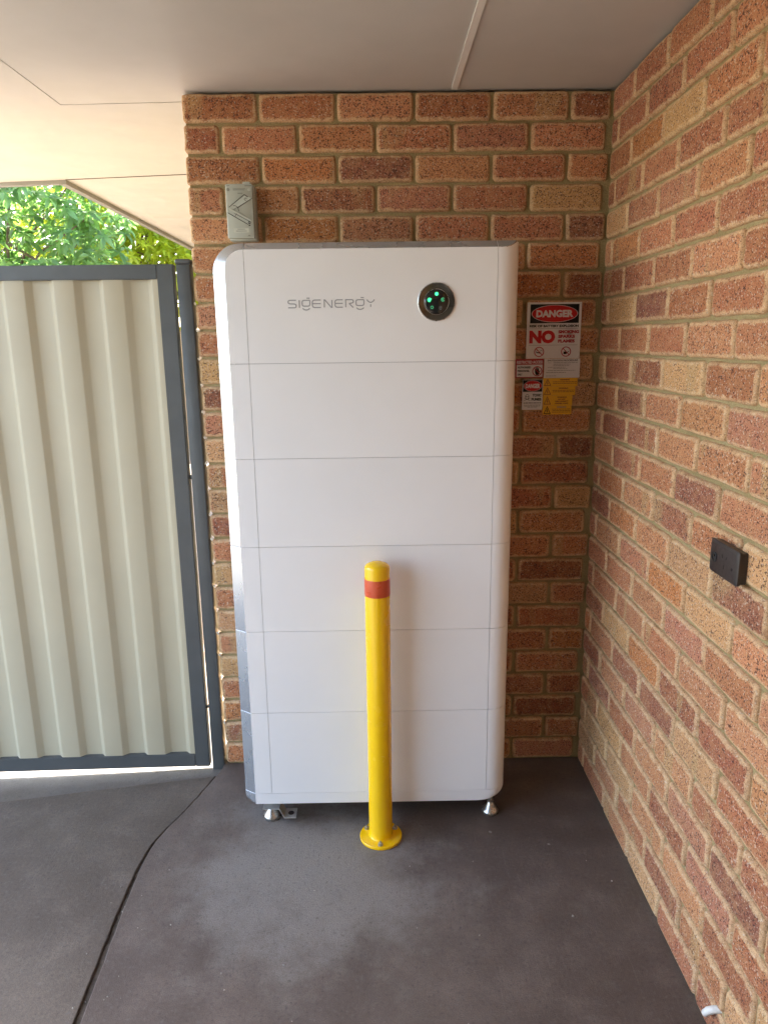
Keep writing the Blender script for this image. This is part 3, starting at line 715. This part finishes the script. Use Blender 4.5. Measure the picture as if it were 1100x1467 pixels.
# 3 shutdown procedure
x0, x1, z0, z1 = -.1815, -.063, 1.4235, 1.4860
s3 = sign('procedure_sign', x0, x1, z0, z1, m_sw, 'white SHUTDOWN PROCEDURE notice directly under the large danger sign')
obj('lettering', *text('SHUTDOWN PROCEDURE', x0 + .010, x1 - .008, z1 - .0085, z1 - .003, YS - .0007, .04), m_sg, s3)
word_bars([(x0 + .012, x0 + .024, z1 - .0135, .0012), (x0 + .030, x1 - .008, z1 - .0130, .0012), (x0 + .030, x1 - .032, z1 - .0180, .0012), (x0 + .030, x1 - .036, z1 - .0225, .0012), (x0 + .012, x0 + .027, z1 - .0280, .0013), (x0 + .030, x1 - .048, z1 - .0280, .0012), (x0 + .030, x1 - .042, z1 - .0325, .0012), (x0 + .012, x1 - .015, z1 - .0385, .0014), (x0 + .007, x1 - .046, z1 - .0450, .0016), (x0 + .006, x0 + .040, z1 - .0560, .0012)], YS - .0006, rs).build('fine_print', m_sg, s3)
# 4 toxic fumes
x0, x1, z0, z1 = -.2515, -.1835, 1.3185, 1.4185
s4 = sign('fumes_sign', x0, x1, z0, z1, m_sw, 'small white DANGER TOXIC FUMES sign with a skull symbol')
danger_head(s4, x0 + .002, x1 - .002, 1.3785, 1.4170, YS)
obj('lettering', *text('TOXIC', x0 + .034, x0 + .064, 1.3625, 1.3715, YS - .0007, .055), m_sb, s4); obj('lettering', *text('FUMES', x0 + .031, x0 + .064, 1.3490, 1.3580, YS - .0007, .055), m_sb, s4)
sk = MB(); kx, kz = x0 + .0165, 1.3630
sk.add(ribbon([(kx + .0062*math.cos(R(a)), kz + .0068*math.sin(R(a))) for a in range(-50, 231, 20)] + [(kx - .003, kz - .009), (kx + .003, kz - .009)], .0012, YS - .0006, YS, True))
for dx in (-.0026, .0026): sk.add(ell(kx + dx, kz - .0005, .0018, .0018, YS - .0006, .0006, 10))
sk.add(ribbon([(kx - .010, kz - .013), (kx + .010, kz - .005)], .0013, YS - .0006, YS)); sk.add(ribbon([(kx + .010, kz - .013), (kx - .010, kz - .005)], .0013, YS - .0006, YS)); sk.build('skull_symbol', m_sb, s4)
word_bars([(x0 + .005, x1 - .005, 1.3415, .0032), (x0 + .006, x1 - .005, 1.3345, .0015), (x0 + .008, x1 - .008, 1.3310, .0015), (x0 + .018, x1 - .018, 1.3275, .0014)], YS - .0006, rs).build('fine_print', m_sg, s4)
# 5-8 yellow warning labels
YL = ((1.3952, 1.4225, -.0685, 'topmost yellow electrical WARNING label in the column below the white signs'), (1.3660, 1.3948, -.0750, 'second yellow WARNING label from the top of the column'), (1.3330, 1.3656, -.0835, 'third yellow WARNING label reading DO NOT DISCONNECT UNDER LOAD'), (1.3020, 1.3326, -.0850, 'lowest yellow WARNING label with a dark triangle'))
for k, (a, b, xr, lab) in enumerate(YL):
    xl = -.1828 + .0006*k; s = sign('warning_label', xl, xr, a, b, m_sy, lab, 'label', YS - .0003*k, .001); s['group'] = 'yellow warning labels'
    yy = YS - .0003*k; h = b - a; tx = xl + .0145; tz = a + h*.12; tw = .0105
    mt = m_sb if k == 3 else m_so
    tri = MB().add(ribbon([(tx - tw, tz), (tx + tw, tz), (tx, tz + h*.74)], .0021, yy - .0007, yy, True)).add(ribbon([(tx + .001, tz + h*.5), (tx - .0016, tz + h*.28), (tx + .0014, tz + h*.28), (tx - .0006, tz + h*.1)], .0018, yy - .0007, yy)); tri.build('hazard_triangle', mt, s)
    cx = (xl + .028 + xr)/2; half = (xr - xl - .034)/2
    zt = b - h*.12
    obj('lettering', *text('WARNING', cx - .016, cx + .016, zt - .0045, zt, yy - .0006, .05), m_so if k < 3 else m_sg, s)
    if k == 2:
        for j, tt in enumerate(('DO NOT', 'DISCONNECT', 'UNDER LOAD')):
            zz = zt - .0068*(j+1); obj('lettering', *text(tt, cx - (.012, .022, .022)[j], cx + (.012, .022, .022)[j], zz - .0045, zz, yy - .0006, .05), m_so, s)
    else:
        word_bars([(cx - half, cx + half, zt - .0090, .0018), (cx - half*.95, cx + half*.98, zt - .0140, .0018)] + ([(cx - half, cx + half, zt - .0190, .0016)] if k == 3 else []), yy - .0005, rs).build('fine_print', m_so, s)

gr = MB(); rg = random.Random(21)
for i in range(70):
    x = rg.uniform(-2.2, -.05); y = rg.uniform(-1.5, -.45)
    if rg.random() < .35: x = -1.44 + rg.gauss(0, .05)
    z = 0 if x > -1.30 - max(0, min(.17, -y*.4)) + .03 else -.012
    r_ = rg.choice((.0012, .0015, .002, .0026)) * (1.6 if i < 9 else 1); n = 6
    pts = [(x + r_*rg.uniform(.7, 1.3)*math.cos(6.283*k/n), y + r_*rg.uniform(.6, 1.2)*math.sin(6.283*k/n)) for k in range(n)]
    gr.add(loft([[(a, b, z - .001) for a, b in pts], [((a-x)*.8 + x, (b-y)*.8 + y, z + r_*.7) for a, b in pts], [((a-x)*.3 + x, (b-y)*.3 + y, z + r_*1.0) for a, b in pts]]))
o = gr.build('grit', m_grit, kind='stuff'); tag(o, 'pale grit and mortar crumbs scattered on the floor', 'grit')

# ------------------------------------------------------------------ greenery and fence beyond the gate
fn = bbox('boundary_wall', (-9, 3, 8.8, 9.0, -.2, 1.75), m_fence, bev=.01); tag(fn, 'tan boundary wall glimpsed through the slit beside the gate', 'wall')
def leaf_verts(L, Wd, droop, rr):
    v = []; segs = ((0, .03), (.22, .72), (.5, 1.), (.76, .72), (1., .02))
    for t, w_ in segs:
        z = -droop*t*t*L
        v += [(L*t, -Wd*w_/2, z + Wd*.16*w_), (L*t, 0, z), (L*t, Wd*w_/2, z + Wd*.16*w_)]
    f = []
    for i in range(4):
        a = 3*i; f += [(a, a+3, a+4, a+1), (a+1, a+4, a+5, a+2)]
    return v, f
def tree(label, base, h, centre, rad, n_ros, leafL, mat, seed, nsingle=0, nl=(6, 9)):
    rr = random.Random(seed)
    t = empty('leafy_tree', base, label, 'tree', 'trees beyond the gate')
    b = Vector(base); c = Vector(centre)
    top = Vector((c.x, c.y, c.z + rad[2]*.3))
    tr = [b + (top - b)*k/6 + Vector((rr.uniform(-.04, .04), rr.uniform(-.04, .04), 0)) for k in range(7)]
    MB().add(tube(tr, [.05, .045, .038, .030, .022, .015, .008], 10)).build('trunk', m_bark, t, smooth=60)
    tips = []
    while len(tips) < n_ros:
        p = Vector((rr.uniform(-1, 1), rr.uniform(-1, 1), rr.uniform(-1, 1)))
        if .25 < p.length < 1 + rr.uniform(-.1, .12): tips.append(Vector((c.x + p.x*rad[0], c.y + p.y*rad[1], c.z + p.z*rad[2])))
    for k in range(16):
        q = rr.choice(tips); s = tr[rr.randrange(2, 6)]; mid = (s + q)/2 + Vector((rr.uniform(-.1, .1), rr.uniform(-.1, .1), .08))
        MB().add(tube([s, mid, q], [.017, .011, .005], 6)).build('branch', m_bark, t, smooth=60)
    tips.sort(key=lambda p: p.y)
    mb = MB(); singles = []
    lm = []
    for k in range(4):
        v, f = leaf_verts(leafL, leafL*.36, (.25, .4, .55, .7)[k], rr); lm.append((v, f))
    for q in tips:
        m = rr.randint(*nl); a0_ = rr.uniform(0, 6.28); ax = Vector((rr.gauss(0, .5), rr.gauss(-.25, .5), 1)).normalized()
        qr = ax.to_track_quat('Z', 'X').to_matrix()
        for i in range(m):
            mat_ = qr @ Matrix.Rotation(a0_ + 6.283*i/m + rr.uniform(-.3, .3), 3, 'Z') @ Matrix.Rotation(rr.uniform(-.5, .45), 3, 'Y') @ Matrix.Rotation(rr.uniform(-.4, .4), 3, 'X')
            s = rr.uniform(.65, 1.15); k = rr.randrange(4)
            if len(singles) < nsingle and -4.1 < q.x < -2.3 and 2.05 < q.z < 3.3: singles.append((q, mat_, s, k)); continue
            n0 = len(mb.v); mb.v += [tuple(q + mat_ @ (Vector(p)*s)) for p in lm[k][0]]; mb.f += [tuple(j + n0 for j in ff) for ff in lm[k][1]]
    me = bpy.data.meshes.new('crown'); me.from_pydata([tuple(Vector(p) - b) for p in mb.v], [], mb.f); me.materials.append(mat)
    for p in me.polygons: p.use_smooth = True
    cr = bpy.data.objects.new('crown', me); C.objects.link(cr); cr.parent = t; cr['kind'] = 'stuff'
    data = []
    for k in range(4):
        me = bpy.data.meshes.new('leaf'); me.from_pydata(lm[k][0], [], lm[k][1]); me.materials.append(mat)
        for p in me.polygons: p.use_smooth = True
        data.append(me)
    for q, mt, s, k in singles:
        o = bpy.data.objects.new('leaf', data[k]); C.objects.link(o); o.parent = t; o.location = q - b; o.rotation_euler = mt.to_euler(); o.scale = (s, s, s)
    return t
tree('dark green broad-leaved tree just beyond the gate at the left', (-4.45, 4.5, -.06), 3.4, (-3.80, 4.2, 2.62), (.95, .75, .95), 820, .112, m_leaf1, 2, 280)
tree('sunlit yellow-green tree behind, next to the eave edge', (-3.1, 6.4, -.06), 3.6, (-3.35, 6.0, 2.75), (1.25, .9, 1.05), 1900, .11, m_leaf2, 7, 260)
tree('taller green tree at the back filling the gap under the ceiling edge', (-5.6, 8.0, -.06), 4.5, (-5.4, 7.9, 3.2), (1.9, .8, 1.4), 1100, .16, m_leaf2, 9, 0)
for o in bpy.data.objects:
    if '_w' in o: del o['_w']
